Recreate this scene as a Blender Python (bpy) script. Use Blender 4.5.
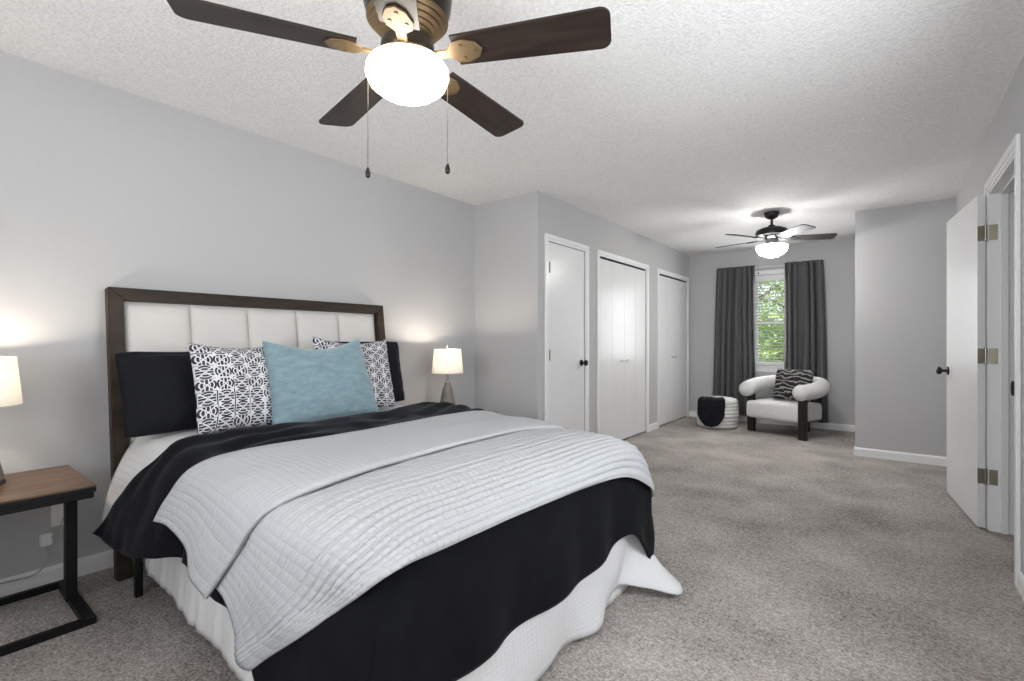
import bpy, bmesh, math, random
from mathutils import Vector, Matrix, noise
PI = math.pi
random.seed(7)
for o in list(bpy.data.objects): bpy.data.objects.remove(o)
sc = bpy.context.scene
COL = sc.collection

# ------------------------------------------------------------------ camera
CAM_H = 1.149
YAW = math.radians(37.87)
cd = bpy.data.cameras.new('camera'); cd.lens = 17.0; cd.sensor_width = 36.0; cd.clip_start = 0.02
cam = bpy.data.objects.new('camera', cd); COL.objects.link(cam)
cam.location = (0, 0, CAM_H); cam.rotation_euler = (PI/2, 0, YAW)
sc.camera = cam
# ------------------------------------------------------------------ exposure
sc.view_settings.view_transform = 'Standard'; sc.view_settings.look = 'None'
sc.view_settings.gamma = 1.0; sc.view_settings.use_curve_mapping = False
sc.view_settings.exposure = 0.15
# ------------------------------------------------------------------ world, sun, daylight and added fill lamps
w = bpy.data.worlds.new('sky'); sc.world = w; w.use_nodes = True
bg = w.node_tree.nodes['Background']
bg.inputs[0].default_value = (0.80, 0.90, 1.0, 1); bg.inputs[1].default_value = 1.6
def lamp(name, kind, loc, rot, energy, color, **kw):
    l = bpy.data.lights.new(name, kind); l.energy = energy; l.color = color
    for k, v in kw.items(): setattr(l, k, v)
    o = bpy.data.objects.new(name, l); COL.objects.link(o); o.location = loc; o.rotation_euler = rot
    return o
sun = lamp('sun', 'SUN', (0, 0, 12), (0, 0, 0), 12.0, (1, .96, .88), angle=0.02)
sun.rotation_euler = Vector((0.62, 0.62, -0.62)).to_track_quat('-Z', 'Y').to_euler()
# added fill lamp, set at a made-up window behind the camera
back_fill = lamp('back_fill_lamp', 'AREA', (-.62, -1.30, 1.45), (math.radians(122), 0, 0), 52, (0.96, 0.98, 1.0),
           shape='RECTANGLE', size=1.8, size_y=1.0, spread=math.radians(150))
# second added fill lamp, at an unseen made-up window in the right wall
side_fill = lamp('side_fill_lamp', 'AREA', (.43, 1.75, 1.32), (math.radians(92), 0, PI/2), 21, (0.96, 0.98, 1.0),
            shape='RECTANGLE', size=1.0, size_y=.9, spread=math.radians(165))
# daylight through the window at the far end
day2 = lamp('far_window_daylight', 'AREA', (-1.27, 7.36, 1.42), (math.radians(90), 0, PI), 12, (0.97, 0.99, 1.0),
            shape='RECTANGLE', size=0.34, size_y=1.1)

# ------------------------------------------------------------------ node helpers
def new_mat(name):
    m = bpy.data.materials.new(name); m.use_nodes = True
    nt = m.node_tree; b = nt.nodes['Principled BSDF']
    return m, nt, b
def N(nt, t, **kw):
    n = nt.nodes.new(t)
    for k, v in kw.items(): setattr(n, k, v)
    return n
def L(nt, a, b): nt.links.new(a, b)
def math_(nt, op, a, b=None):
    n = N(nt, 'ShaderNodeMath', operation=op)
    for i, v in enumerate((a, b)):
        if v is None: continue
        if isinstance(v, (int, float)): n.inputs[i].default_value = v
        else: L(nt, v, n.inputs[i])
    return n.outputs[0]
def ramp(nt, fac, stops, interp='LINEAR'):
    r = N(nt, 'ShaderNodeValToRGB'); r.color_ramp.interpolation = interp
    els = r.color_ramp.elements
    while len(els) < len(stops): els.new(0.5)
    for e, (p, c) in zip(els, stops):
        e.position = p; e.color = (*c, 1) if len(c) == 3 else c
    L(nt, fac, r.inputs[0]); return r.outputs[0]
def coords(nt, kind='Object', scale=(1, 1, 1)):
    tc = N(nt, 'ShaderNodeTexCoord'); mp = N(nt, 'ShaderNodeMapping'); mp.inputs['Scale'].default_value = scale
    L(nt, tc.outputs[kind], mp.inputs[0]); return mp.outputs[0]
def noise_tex(nt, vec, scale, detail=3, rough=.5):
    n = N(nt, 'ShaderNodeTexNoise'); n.inputs['Scale'].default_value = scale
    n.inputs['Detail'].default_value = detail; n.inputs['Roughness'].default_value = rough
    L(nt, vec, n.inputs['Vector']); return n.outputs['Fac']
def bump(nt, b, h, strength=.3, dist=.01):
    bp = N(nt, 'ShaderNodeBump'); bp.inputs['Strength'].default_value = strength; bp.inputs['Distance'].default_value = dist
    L(nt, h, bp.inputs['Height']); L(nt, bp.outputs[0], b.inputs['Normal'])
def plain(name, col, rough=.5, metal=0, bscale=0, bstr=.2, bdist=.004, var=.06, spec=.5):
    m, nt, b = new_mat(name)
    v = coords(nt)
    f = noise_tex(nt, v, 6 if not bscale else bscale*.3, 3)
    lo = tuple(c*(1-var) for c in col); hi = tuple(min(1, c*(1+var)) for c in col)
    L(nt, ramp(nt, f, [(.3, lo), (.7, hi)]), b.inputs['Base Color'])
    b.inputs['Roughness'].default_value = rough; b.inputs['Metallic'].default_value = metal
    b.inputs['Specular IOR Level'].default_value = spec
    if bscale: bump(nt, b, noise_tex(nt, v, bscale, 2), bstr, bdist)
    return m
def emit(name, col, strength):
    m, nt, b = new_mat(name)
    b.inputs['Base Color'].default_value = (*col, 1)
    b.inputs['Emission Color'].default_value = (*col, 1); b.inputs['Emission Strength'].default_value = strength
    return m
def wood(name, c1, c2, scale, rough=.45):
    m, nt, b = new_mat(name)
    v = coords(nt, 'Object', scale)
    a = noise_tex(nt, v, 1.0, 6, .65)
    L(nt, ramp(nt, a, [(.3, c1), (.7, c2)]), b.inputs['Base Color'])
    b.inputs['Roughness'].default_value = rough; b.inputs['Specular IOR Level'].default_value = .28
    bump(nt, b, a, .12, .003)
    return m

M = {}
M['wall'] = plain('wall_paint', (.475, .475, .48), .75, bscale=160, bstr=.06, bdist=.002, var=.01)
M['trim'] = plain('white_trim_paint', (.80, .80, .80), .35, var=.01)
M['door'] = plain('white_door_paint', (.74, .74, .745), .30, var=.015)
def ceiling_mat():
    m, nt, b = new_mat('popcorn_ceiling'); v = coords(nt)
    n1 = noise_tex(nt, v, 85, 3, .6)
    vo = N(nt, 'ShaderNodeTexVoronoi'); vo.inputs['Scale'].default_value = 75; L(nt, v, vo.inputs['Vector'])
    h = math_(nt, 'SUBTRACT', n1, math_(nt, 'MULTIPLY', vo.outputs['Distance'], .45))
    L(nt, ramp(nt, h, [(.05, (.76, .755, .75)), (.5, (.89, .885, .88))]), b.inputs['Base Color'])
    b.inputs['Roughness'].default_value = .95; b.inputs['Specular IOR Level'].default_value = .1
    bump(nt, b, h, .42, .011); return m
M['ceiling'] = ceiling_mat()
def carpet_mat():
    m, nt, b = new_mat('taupe_carpet'); v = coords(nt)
    big = noise_tex(nt, v, 2.2, 3, .55)
    n1 = noise_tex(nt, v, 95, 3, .7)
    n2 = noise_tex(nt, v, 38, 4, .65)
    s = math_(nt, 'ADD', math_(nt, 'MULTIPLY', n1, .65), math_(nt, 'MULTIPLY', n2, .35))
    s2 = math_(nt, 'ADD', s, math_(nt, 'MULTIPLY', math_(nt, 'SUBTRACT', big, .5), .30))
    L(nt, ramp(nt, s2, [(.30, (.09, .075, .066)), (.44, (.35, .315, .29)), (.56, (.54, .50, .47)), (.68, (.78, .745, .72))]), b.inputs['Base Color'])
    b.inputs['Roughness'].default_value = 1; b.inputs['Specular IOR Level'].default_value = .05
    bump(nt, b, s, .9, .025); return m
M['carpet'] = carpet_mat()
M['walnut'] = wood('dark_walnut', (.013, .0085, .006), (.050, .034, .024), (14, 2.2, 14), .5)
M['tabletop'] = wood('brown_wood_top', (.055, .034, .023), (.19, .118, .078), (26, 3.0, 26), .38)
M['black_metal'] = plain('black_metal', (.008, .008, .0085), .5, .2, var=.1, spec=.3)
M['black_knob'] = plain('black_knob', (.012, .012, .013), .3, .5, var=.1)
M['hinge'] = plain('aged_brass_hinge', (.30, .28, .21), .38, .9, var=.08)
M['steel'] = plain('brushed_steel', (.40, .40, .40), .3, .9, var=.05)
M['upholstery'] = plain('cream_upholstery', (.66, .64, .61), .8, bscale=500, bstr=.15, bdist=.001, var=.02)
M['seam'] = plain('upholstery_seam', (.45, .43, .40), .9, var=.02)
M['black_cotton'] = plain('black_cotton', (.011, .0115, .0145), .85, bscale=300, bstr=.25, bdist=.0015, var=.15, spec=.12)
M['black_comforter'] = plain('black_comforter', (.0068, .0071, .0085), .85, bscale=60, bstr=.18, bdist=.004, var=.12, spec=.08)
for _m, _s in (('black_comforter', .11), ('black_cotton', .12)):
    _b = M[_m].node_tree.nodes['Principled BSDF']; _b.inputs['Sheen Weight'].default_value = _s
    _b.inputs['Sheen Tint'].default_value = (.55, .57, .65, 1); _b.inputs['Sheen Roughness'].default_value = .35
M['white_cotton'] = plain('white_cotton', (.80, .80, .80), .9, bscale=240, bstr=.12, bdist=.001, var=.02)
def waffle(name, col, su, sv, strength, dist, rough=.85, p=.5):
    m, nt, b = new_mat(name)
    tc = N(nt, 'ShaderNodeTexCoord'); sp = N(nt, 'ShaderNodeSeparateXYZ'); L(nt, tc.outputs['UV'], sp.inputs[0])
    def band(o, s):
        return math_(nt, 'POWER', math_(nt, 'ABSOLUTE', math_(nt, 'SINE', math_(nt, 'MULTIPLY', o, PI/s))), p)
    h = math_(nt, 'MULTIPLY', band(sp.outputs[0], su), band(sp.outputs[1], sv)) if sv else band(sp.outputs[0], su)
    n = noise_tex(nt, tc.outputs['Object'], 220, 2)
    h2 = math_(nt, 'ADD', h, math_(nt, 'MULTIPLY', n, .12))
    b.inputs['Base Color'].default_value = (*col, 1)
    L(nt, ramp(nt, n, [(.3, tuple(c*.96 for c in col)), (.7, col)]), b.inputs['Base Color'])
    b.inputs['Roughness'].default_value = rough; b.inputs['Specular IOR Level'].default_value = .2
    bump(nt, b, h2, strength, dist); return m
M['quilt'] = waffle('grey_waffle_quilt', (.47, .48, .495), .021, .026, .6, .006)
M['coverlet'] = waffle('white_ribbed_coverlet', (.68, .68, .69), .016, .022, .4, .003)
def print_mat():
    m, nt, b = new_mat('black_white_fan_print')
    tc = N(nt, 'ShaderNodeTexCoord'); mp = N(nt, 'ShaderNodeMapping'); mp.inputs['Scale'].default_value = (6, 7, 1)
    L(nt, tc.outputs['UV'], mp.inputs[0])
    fl = N(nt, 'ShaderNodeVectorMath', operation='FLOOR'); L(nt, mp.outputs[0], fl.inputs[0])
    fr = N(nt, 'ShaderNodeVectorMath', operation='FRACTION'); L(nt, mp.outputs[0], fr.inputs[0])
    wn = N(nt, 'ShaderNodeTexWhiteNoise', noise_dimensions='2D'); L(nt, fl.outputs[0], wn.inputs['Vector'])
    rc = N(nt, 'ShaderNodeSeparateColor'); L(nt, wn.outputs['Color'], rc.inputs[0])
    fs = N(nt, 'ShaderNodeSeparateXYZ'); L(nt, fr.outputs[0], fs.inputs[0])
    cx = math_(nt, 'SUBTRACT', math_(nt, 'MULTIPLY', fs.outputs[0], 2.0), 1.0)
    cy = math_(nt, 'SUBTRACT', math_(nt, 'MULTIPLY', fs.outputs[1], 2.0), 1.0)
    turn = math_(nt, 'GREATER_THAN', rc.outputs[0], .5)
    def mixv(a, b, f): return math_(nt, 'ADD', math_(nt, 'MULTIPLY', a, math_(nt, 'SUBTRACT', 1.0, f)), math_(nt, 'MULTIPLY', b, f))
    x = mixv(cx, cy, turn); y = mixv(cy, cx, turn)
    ax = math_(nt, 'ABSOLUTE', x); ay = math_(nt, 'ABSOLUTE', y)
    dg = math_(nt, 'SUBTRACT', ax, ay)
    rad = math_(nt, 'SQRT', math_(nt, 'ADD', math_(nt, 'MULTIPLY', x, x), math_(nt, 'MULTIPLY', y, y)))
    arcs = math_(nt, 'GREATER_THAN', math_(nt, 'SINE', math_(nt, 'MULTIPLY', rad, 15)), -.6)
    rays = math_(nt, 'GREATER_THAN', math_(nt, 'SINE', math_(nt, 'ADD', math_(nt, 'MULTIPLY', x, 15), 1.57)), -.6)
    fan = math_(nt, 'MULTIPLY', math_(nt, 'MULTIPLY', arcs, math_(nt, 'GREATER_THAN', dg, .10)), math_(nt, 'LESS_THAN', rad, 1.02))
    wedge = math_(nt, 'MULTIPLY', math_(nt, 'MULTIPLY', rays, math_(nt, 'LESS_THAN', dg, -.12)), math_(nt, 'LESS_THAN', ay, .86))
    edge = math_(nt, 'MULTIPLY', math_(nt, 'GREATER_THAN', ay, .93), math_(nt, 'GREATER_THAN', rc.outputs[2], .5))
    ink = math_(nt, 'MAXIMUM', math_(nt, 'MAXIMUM', fan, wedge), edge)
    L(nt, ramp(nt, ink, [(.4, (.70, .70, .72)), (.6, (.030, .030, .045))]), b.inputs['Base Color'])
    b.inputs['Roughness'].default_value = .85; return m
M['print'] = print_mat()
def velvet():
    m, nt, b = new_mat('pale_blue_velvet'); v = coords(nt, 'Object', (1, 1, 3.2))
    n = noise_tex(nt, v, 13, 7, .8)
    L(nt, ramp(nt, n, [(.3, (.115, .195, .235)), (.72, (.255, .355, .39))]), b.inputs['Base Color'])
    b.inputs['Roughness'].default_value = .8; b.inputs['Sheen Weight'].default_value = .6
    b.inputs['Sheen Tint'].default_value = (.8, .95, 1, 1)
    bump(nt, b, noise_tex(nt, v, 90, 3), .15, .004); return m
M['velvet'] = velvet()
def zebra():
    m, nt, b = new_mat('black_grey_striped_fur')
    tc = N(nt, 'ShaderNodeTexCoord')
    wv = N(nt, 'ShaderNodeTexWave', bands_direction='Y'); wv.inputs['Scale'].default_value = 2.5
    wv.inputs['Distortion'].default_value = 9; wv.inputs['Detail'].default_value = 3; wv.inputs['Detail Scale'].default_value = 1.4
    L(nt, tc.outputs['UV'], wv.inputs['Vector'])
    L(nt, ramp(nt, wv.outputs['Fac'], [(.50, (.012, .011, .011)), (.70, (.09, .085, .085)), (.95, (.30, .29, .29))]), b.inputs['Base Color'])
    b.inputs['Roughness'].default_value = .9; return m
M['zebra'] = zebra()
M['boucle'] = plain('white_boucle', (.64, .635, .62), .95, bscale=120, bstr=.6, bdist=.006, var=.05)
M['chair_leg'] = wood('espresso_wood', (.008, .006, .005), (.028, .020, .016), (12, 12, 2), .4)
def curtain_mat():
    m, nt, b = new_mat('charcoal_curtain'); v = coords(nt, 'Object', (1, 1, 1))
    n = noise_tex(nt, v, 180, 2)
    L(nt, ramp(nt, n, [(.3, (.14, .14, .142)), (.7, (.19, .19, .193))]), b.inputs['Base Color'])
    b.inputs['Roughness'].default_value = .9
    tr = N(nt, 'ShaderNodeBsdfTranslucent'); tr.inputs[0].default_value = (.45, .45, .46, 1)
    mx = N(nt, 'ShaderNodeMixShader'); mx.inputs[0].default_value = .45
    L(nt, b.outputs[0], mx.inputs[1]); L(nt, tr.outputs[0], mx.inputs[2])
    L(nt, mx.outputs[0], nt.nodes['Material Output'].inputs[0]); return m
M['curtain'] = curtain_mat()
def shade_mat():
    m, nt, b = new_mat('white_linen_shade'); v = coords(nt, 'Object', (60, 60, 60))
    n = noise_tex(nt, v, 5, 3)
    L(nt, ramp(nt, n, [(.3, (.88, .865, .83)), (.7, (.93, .915, .88))]), b.inputs['Base Color'])
    tr = N(nt, 'ShaderNodeBsdfTranslucent'); tr.inputs[0].default_value = (.95, .93, .88, 1)
    mx = N(nt, 'ShaderNodeMixShader'); mx.inputs[0].default_value = .55
    b.inputs['Roughness'].default_value = .9
    L(nt, b.outputs[0], mx.inputs[1]); L(nt, tr.outputs[0], mx.inputs[2])
    L(nt, mx.outputs[0], nt.nodes['Material Output'].inputs[0]); return m
M['shade'] = shade_mat()
M['ceramic'] = plain('mottled_taupe_ceramic', (.17, .15, .13), .35, bscale=30, bstr=.2, var=.25)
M['ceramic_dark'] = plain('dark_base_band', (.07, .06, .055), .5, var=.1)
M['fan_bronze'] = plain('oil_rubbed_bronze', (.045, .034, .024), .32, .75, var=.1)
M['fan_gold'] = plain('brass_and_lit_bronze', (.15, .10, .05), .48, .5, var=.08)  # brassy grooves, with the globe's gold glow on bronze put into the colour
M['fan_black'] = plain('matte_black_fan', (.02, .02, .021), .4, .4, var=.1)
M['blade'] = wood('dark_blade_wood', (.010, .0065, .005), (.038, .025, .019), (3, 30, 30), .42)
M['blade_grey'] = wood('grey_blade_wood', (.025, .023, .022), (.05, .047, .045), (3, 30, 30), .35)
M['globe'] = emit('lit_frosted_globe', (1, .93, .83), 17.0)
M['globe_far'] = emit('lit_frosted_bowl', (1, .98, .95), 76.0)
M['bulb'] = emit('warm_bulb', (1, .86, .68), 25.0)
M['chain'] = plain('beaded_chain', (.10, .085, .06), .45, .6, var=.1)
M['plastic'] = plain('white_plastic', (.78, .78, .77), .4, var=.01)
M['cord'] = plain('translucent_cord', (.42, .42, .42), .4, var=.05)
M['leaf'] = None
def leaf_mat():
    m, nt, b = new_mat('leaf_green')
    oi = N(nt, 'ShaderNodeTexCoord')
    n = noise_tex(nt, oi.outputs['Object'], 2.5, 4, .7)
    L(nt, ramp(nt, n, [(.32, (.03, .075, .035)), (.5, (.17, .27, .10)), (.66, (.58, .62, .30))]), b.inputs['Base Color'])
    b.inputs['Roughness'].default_value = .55
    tr = N(nt, 'ShaderNodeBsdfTranslucent'); tr.inputs[0].default_value = (.35, .5, .12, 1)
    mx = N(nt, 'ShaderNodeMixShader'); mx.inputs[0].default_value = .4
    L(nt, b.outputs[0], mx.inputs[1]); L(nt, tr.outputs[0], mx.inputs[2])
    L(nt, mx.outputs[0], nt.nodes['Material Output'].inputs[0]); return m
M['leaf'] = leaf_mat()
M['bark'] = plain('bark', (.13, .10, .075), .9, bscale=20, bstr=.6, bdist=.02, var=.3)
M['lawn'] = plain('lawn', (.10, .17, .05), .95, bscale=40, bstr=.5, var=.3)
def glass_mat():
    m, nt, b = new_mat('window_glass')
    b.inputs['Base Color'].default_value = (1, 1, 1, 1); b.inputs['Roughness'].default_value = 0
    tp = N(nt, 'ShaderNodeBsdfTransparent'); gl = N(nt, 'ShaderNodeBsdfGlossy'); gl.inputs['Roughness'].default_value = .02
    mx = N(nt, 'ShaderNodeMixShader'); mx.inputs[0].default_value = .06
    L(nt, tp.outputs[0], mx.inputs[1]); L(nt, gl.outputs[0], mx.inputs[2])
    L(nt, mx.outputs[0], nt.nodes['Material Output'].inputs[0]); return m
M['glass'] = glass_mat()

# ------------------------------------------------------------------ mesh helpers
def box(bm, x0, x1, y0, y1, z0, z1, bev=0, seg=2):
    mt = Matrix.Translation(((x0+x1)/2, (y0+y1)/2, (z0+z1)/2)) @ Matrix.Diagonal((abs(x1-x0), abs(y1-y0), abs(z1-z0), 1))
    r = bmesh.ops.create_cube(bm, size=1, matrix=mt)
    if bev:
        es = list({e for v in r['verts'] for e in v.link_edges})
        bmesh.ops.bevel(bm, geom=es, offset=bev, segments=seg, affect='EDGES', profile=.5)
    return bm
def lathe(bm, prof, seg=32, c=(0, 0, 0), cap=True):
    rings = []
    for r, z in prof:
        rings.append([bm.verts.new((c[0]+r*math.cos(2*PI*i/seg), c[1]+r*math.sin(2*PI*i/seg), c[2]+z)) for i in range(seg)])
    for a, b in zip(rings, rings[1:]):
        for i in range(seg):
            j = (i+1) % seg
            bm.faces.new((a[i], a[j], b[j], b[i]))
    if cap:
        bm.faces.new(rings[0][::-1]); bm.faces.new(rings[-1])
    return bm
def tube(bm, pts, rad, seg=12, cap=True, round_ends=False):
    pts = [Vector(p) for p in pts]
    n = len(pts); rr = rad if isinstance(rad, (list, tuple)) else [rad]*n
    if round_ends:
        k = 5; d0 = (pts[0]-pts[1]).normalized(); d1 = (pts[-1]-pts[-2]).normalized()
        a = []; b = []
        for i in range(k):
            th = PI/2*(i/k)
            b.append((pts[-1]+d1*rr[-1]*.75*math.sin(th+PI/2/k), max(rr[-1]*math.cos(th+PI/2/k), rr[-1]*.02)))
            a.append((pts[0]+d0*rr[0]*.75*math.sin(th+PI/2/k), max(rr[0]*math.cos(th+PI/2/k), rr[0]*.02)))
        a.reverse()
        pts = [p for p, _ in a]+pts+[p for p, _ in b]; rr = [r for _, r in a]+list(rr)+[r for _, r in b]
        n = len(pts)
    rings = []; up = None
    for i in range(n):
        d = (pts[min(i+1, n-1)]-pts[max(i-1, 0)]).normalized()
        if up is None: up = Vector((0, 0, 1)) if abs(d.z) < .9 else Vector((1, 0, 0))
        s = d.cross(up).normalized(); up = s.cross(d).normalized()
        rings.append([bm.verts.new(pts[i]+(s*math.cos(2*PI*k/seg)+up*math.sin(2*PI*k/seg))*rr[i]) for k in range(seg)])
    for a, b in zip(rings, rings[1:]):
        for k in range(seg):
            j = (k+1) % seg; bm.faces.new((a[k], a[j], b[j], b[k]))
    if cap: bm.faces.new(rings[0][::-1]); bm.faces.new(rings[-1])
    return bm
def prism(bm, outline, z0, z1):
    a = [bm.verts.new((x, y, z0)) for x, y in outline]; b = [bm.verts.new((x, y, z1)) for x, y in outline]
    n = len(outline)
    bm.faces.new(a[::-1]); bm.faces.new(b)
    for i in range(n): bm.faces.new((a[i], a[(i+1) % n], b[(i+1) % n], b[i]))
    return bm
def obj(name, bm, mat, parent=None, smooth=False, angle=None):
    bmesh.ops.recalc_face_normals(bm, faces=bm.faces[:])
    me = bpy.data.meshes.new(name); bm.to_mesh(me); bm.free()
    me.materials.append(M[mat] if isinstance(mat, str) else mat)
    if smooth:
        for p in me.polygons: p.use_smooth = True
        if angle is not None:
            try: me.set_sharp_from_angle(angle=math.radians(angle))
            except Exception: pass
    o = bpy.data.objects.new(name, me); COL.objects.link(o)
    if parent: o.parent = parent
    return o
def tag(o, label, cat, group=None, kind=None):
    o['label'] = label; o['category'] = cat
    if group: o['group'] = group
    if kind: o['kind'] = kind
    return o
def thing(name, label, cat, loc=(0, 0, 0), rz=0, group=None, kind=None):
    o = bpy.data.objects.new(name, None); COL.objects.link(o); o.empty_display_size = .1
    o.location = loc; o.rotation_euler = (0, 0, rz)
    return tag(o, label, cat, group, kind)
def struct(name, bm, mat, label, cat, **kw):
    return tag(obj(name, bm, mat, **kw), label, cat, kind='structure')
B = bmesh.new
def copy_tree(root, loc, rz, label):
    r = root.copy(); COL.objects.link(r); r.location = loc; r.rotation_euler = (0, 0, rz); r['label'] = label
    def rec(src, dst):
        for ch in list(src.children):
            c = ch.copy(); COL.objects.link(c); c.parent = dst; rec(ch, c)
    rec(root, r); return r
def cr(p0, p1, p2, p3, t):
    return .5*((2*p1)+(-p0+p2)*t+(2*p0-5*p1+4*p2-p3)*t*t+(-p0+3*p1-3*p2+p3)*t**3)
def spline(pts, n):
    pts = [Vector(p) for p in pts]; m = len(pts); out = []
    for k in range(n):
        s = k/(n-1)*(m-1); i = min(int(s), m-2); t = s-i
        g = lambda q: pts[q] if 0 <= q < m else (pts[0]*2-pts[1] if q < 0 else pts[-1]*2-pts[-2])
        out.append(cr(g(i-1), g(i), g(i+1), g(i+2), t))
    return out
def loft(rows, nu, nv, disp=None):
    """rows: control net; returns a grid of points nu (along rows) x nv (across)."""
    fine = [spline(r, nv) for r in rows]
    cols = [spline([fr[j] for fr in fine], nu) for j in range(nv)]
    g = [[cols[j][i] for j in range(nv)] for i in range(nu)]
    if disp:
        nrm = []
        for i in range(nu):
            rr = []
            for j in range(nv):
                a = g[min(i+1, nu-1)][j]-g[max(i-1, 0)][j]; b = g[i][min(j+1, nv-1)]-g[i][max(j-1, 0)]
                nn = a.cross(b)
                rr.append(nn.normalized() if nn.length > 1e-9 else Vector((0, 0, 1)))
            nrm.append(rr)
        g = [[g[i][j]+nrm[i][j]*disp(i/(nu-1), j/(nv-1), g[i][j]) for j in range(nv)] for i in range(nu)]
    return g
def grid_obj(name, g, mat, parent=None, thick=0, offset=1):
    nu, nv = len(g), len(g[0])
    bm = B(); uvl = bm.loops.layers.uv.new('UVMap')
    vs = [[bm.verts.new(p) for p in r] for r in g]
    # arc-length coordinates measured on the middle row / column
    ua = [[0]*nv for _ in range(nu)]; va = [[0]*nv for _ in range(nu)]
    for i in range(nu):
        for j in range(nv):
            if i: ua[i][j] = ua[i-1][j]+(g[i][nv//2]-g[i-1][nv//2]).length
            if j: va[i][j] = va[i][j-1]+(g[nu//3][j]-g[nu//3][j-1]).length
    for i in range(nu-1):
        for j in range(nv-1):
            f = bm.faces.new((vs[i][j], vs[i+1][j], vs[i+1][j+1], vs[i][j+1])); f.smooth = True
            for lp, (a, b) in zip(f.loops, ((i, j), (i+1, j), (i+1, j+1), (i, j+1))): lp[uvl].uv = (ua[a][b], va[a][b])
    me = bpy.data.meshes.new(name); bm.to_mesh(me); bm.free(); me.materials.append(M[mat])
    o = bpy.data.objects.new(name, me); COL.objects.link(o)
    if parent: o.parent = parent
    if thick:
        s = o.modifiers.new('thickness', 'SOLIDIFY'); s.thickness = thick; s.offset = offset
    return o
def nz(p, s, seed=0): return noise.noise(Vector((p[0]*s+seed*7.3, p[1]*s+seed*3.1, p[2]*s+seed)))

# ------------------------------------------------------------------ room shell
XL, XR, YB, YF, H = -3.12, 0.485, -1.36, 7.45, 2.44
XC, YJ = -2.385, 3.43           # closet wall plane, return wall plane
XS, YS = -0.26, 5.92            # side of the alcove, stub wall plane
T = .12
struct('floor', box(B(), XL-.2, 2.0, YB-.2, YF+.2, -.1, 0), 'carpet', 'taupe cut pile carpet across the whole bedroom floor', 'floor')
struct('ceiling', box(B(), XL-.2, 2.0, YB-.2, YF+.2, H, H+.1), 'ceiling', 'white popcorn textured ceiling over the bedroom', 'ceiling')
struct('wall_left', box(B(), XL-T, XL, YB-T, YF+T, 0, H), 'wall', 'long light grey wall behind the bed headboard', 'wall')
struct('wall_return', box(B(), XL, XC-.1, YJ, YJ+.1, 0, H), 'wall', 'short grey return wall beside the glowing far lamp', 'wall')
# closet wall with three openings
DH = 2.035
ops = [(3.59, 4.25), (4.555, 5.795), (6.215, 7.335)]
bm = B(); y = YJ
for a, b in ops:
    box(bm, XC-.1, XC, y, a, 0, H); box(bm, XC-.1, XC, a, b, DH, H); y = b
box(bm, XC-.1, XC, y, YF, 0, H)
struct('wall_closet', bm, 'wall', 'grey wall holding the three white closet doors', 'wall')
# far wall with window opening
WX0, WX1, WZ0, WZ1 = -1.478, -1.068, .80, 2.06
bm = B()
box(bm, XL, WX0, YF, YF+T, 0, H); box(bm, WX1, 2.0, YF, YF+T, 0, H)
box(bm, WX0, WX1, YF, YF+T, 0, WZ0); box(bm, WX0, WX1, YF, YF+T, WZ1, H)
struct('wall_far', bm, 'wall', 'grey end wall around the curtained window', 'wall')
struct('wall_stub', box(B(), XS, XR, YS, YF, 0, H), 'wall', 'grey projecting wall beyond the open white door', 'wall')
# right wall with doorway
DY0, DY1 = 3.27, 4.09
bm = B()
sy0, sy1 = 1.2, 2.3  # opening for the added side window
box(bm, XR, XR+T, YB, sy0, 0, H); box(bm, XR, XR+T, sy0, sy1, 0, .86); box(bm, XR, XR+T, sy0, sy1, 2.06, H); box(bm, XR, XR+T, sy1, DY0, 0, H); box(bm, XR, XR+T, DY1, YS, 0, H); box(bm, XR, XR+T, DY0, DY1, 2.05, H)
struct('wall_right', bm, 'wall', 'grey wall on the right around the open doorway', 'wall')
bm = B(); box(bm, 1.75, 1.85, 2.4, 5.0, 0, H); box(bm, XR+T, 1.75, 2.4, 2.5, 0, H); box(bm, XR+T, 1.75, 4.9, 5.0, 0, H)
struct('wall_hall', bm, 'wall', 'grey hall walls beyond the doorway on the right', 'wall')
bm = B(); bx0, bx1 = -1.6, .36
box(bm, XL, bx0, YB-T, YB, 0, H); box(bm, bx1, XR+T, YB-T, YB, 0, H); box(bm, bx0, bx1, YB-T, YB, 0, .82); box(bm, bx0, bx1, YB-T, YB, 2.08, H)
struct('wall_back', bm, 'wall', 'grey wall behind the viewpoint, opened for an added window', 'wall')
bm = B()  # unseen window, made up to carry the fill lamp behind the camera
for a, b in ((bx0, bx0+.06), (bx1-.06, bx1), (-.65, -.59)): box(bm, a, b, YB-.09, YB-.03, .82, 2.08)
box(bm, bx0+.06, bx1-.06, YB-.09, YB-.03, .82, .88); box(bm, bx0+.06, bx1-.06, YB-.09, YB-.03, 2.02, 2.08)
w2 = struct('added_window_back', bm, 'trim', 'wide white window added behind the viewpoint for fill light', 'window')
obj('pane', box(B(), bx0+.06, bx1-.06, YB-.062, YB-.058, .88, 2.02), 'glass', w2)

bm = B()  # invented window out of view, gives the side fill lamp a place
for a, b in ((sy0, sy0+.05), (sy1-.05, sy1)): box(bm, XR+.04, XR+.10, a, b, .86, 2.06)
box(bm, XR+.04, XR+.10, sy0+.05, sy1-.05, .86, .91); box(bm, XR+.04, XR+.10, sy0+.05, sy1-.05, 2.01, 2.06); box(bm, XR+.035, XR+.10, sy0+.05, sy1-.05, 1.43, 1.48)
w3 = struct('added_window_side', bm, 'trim', 'white sash window added in the right wall for fill light, nearer than the doorway', 'window')
obj('pane', box(B(), XR+.068, XR+.072, sy0+.05, sy1-.05, .91, 2.01), 'glass', w3)

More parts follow.
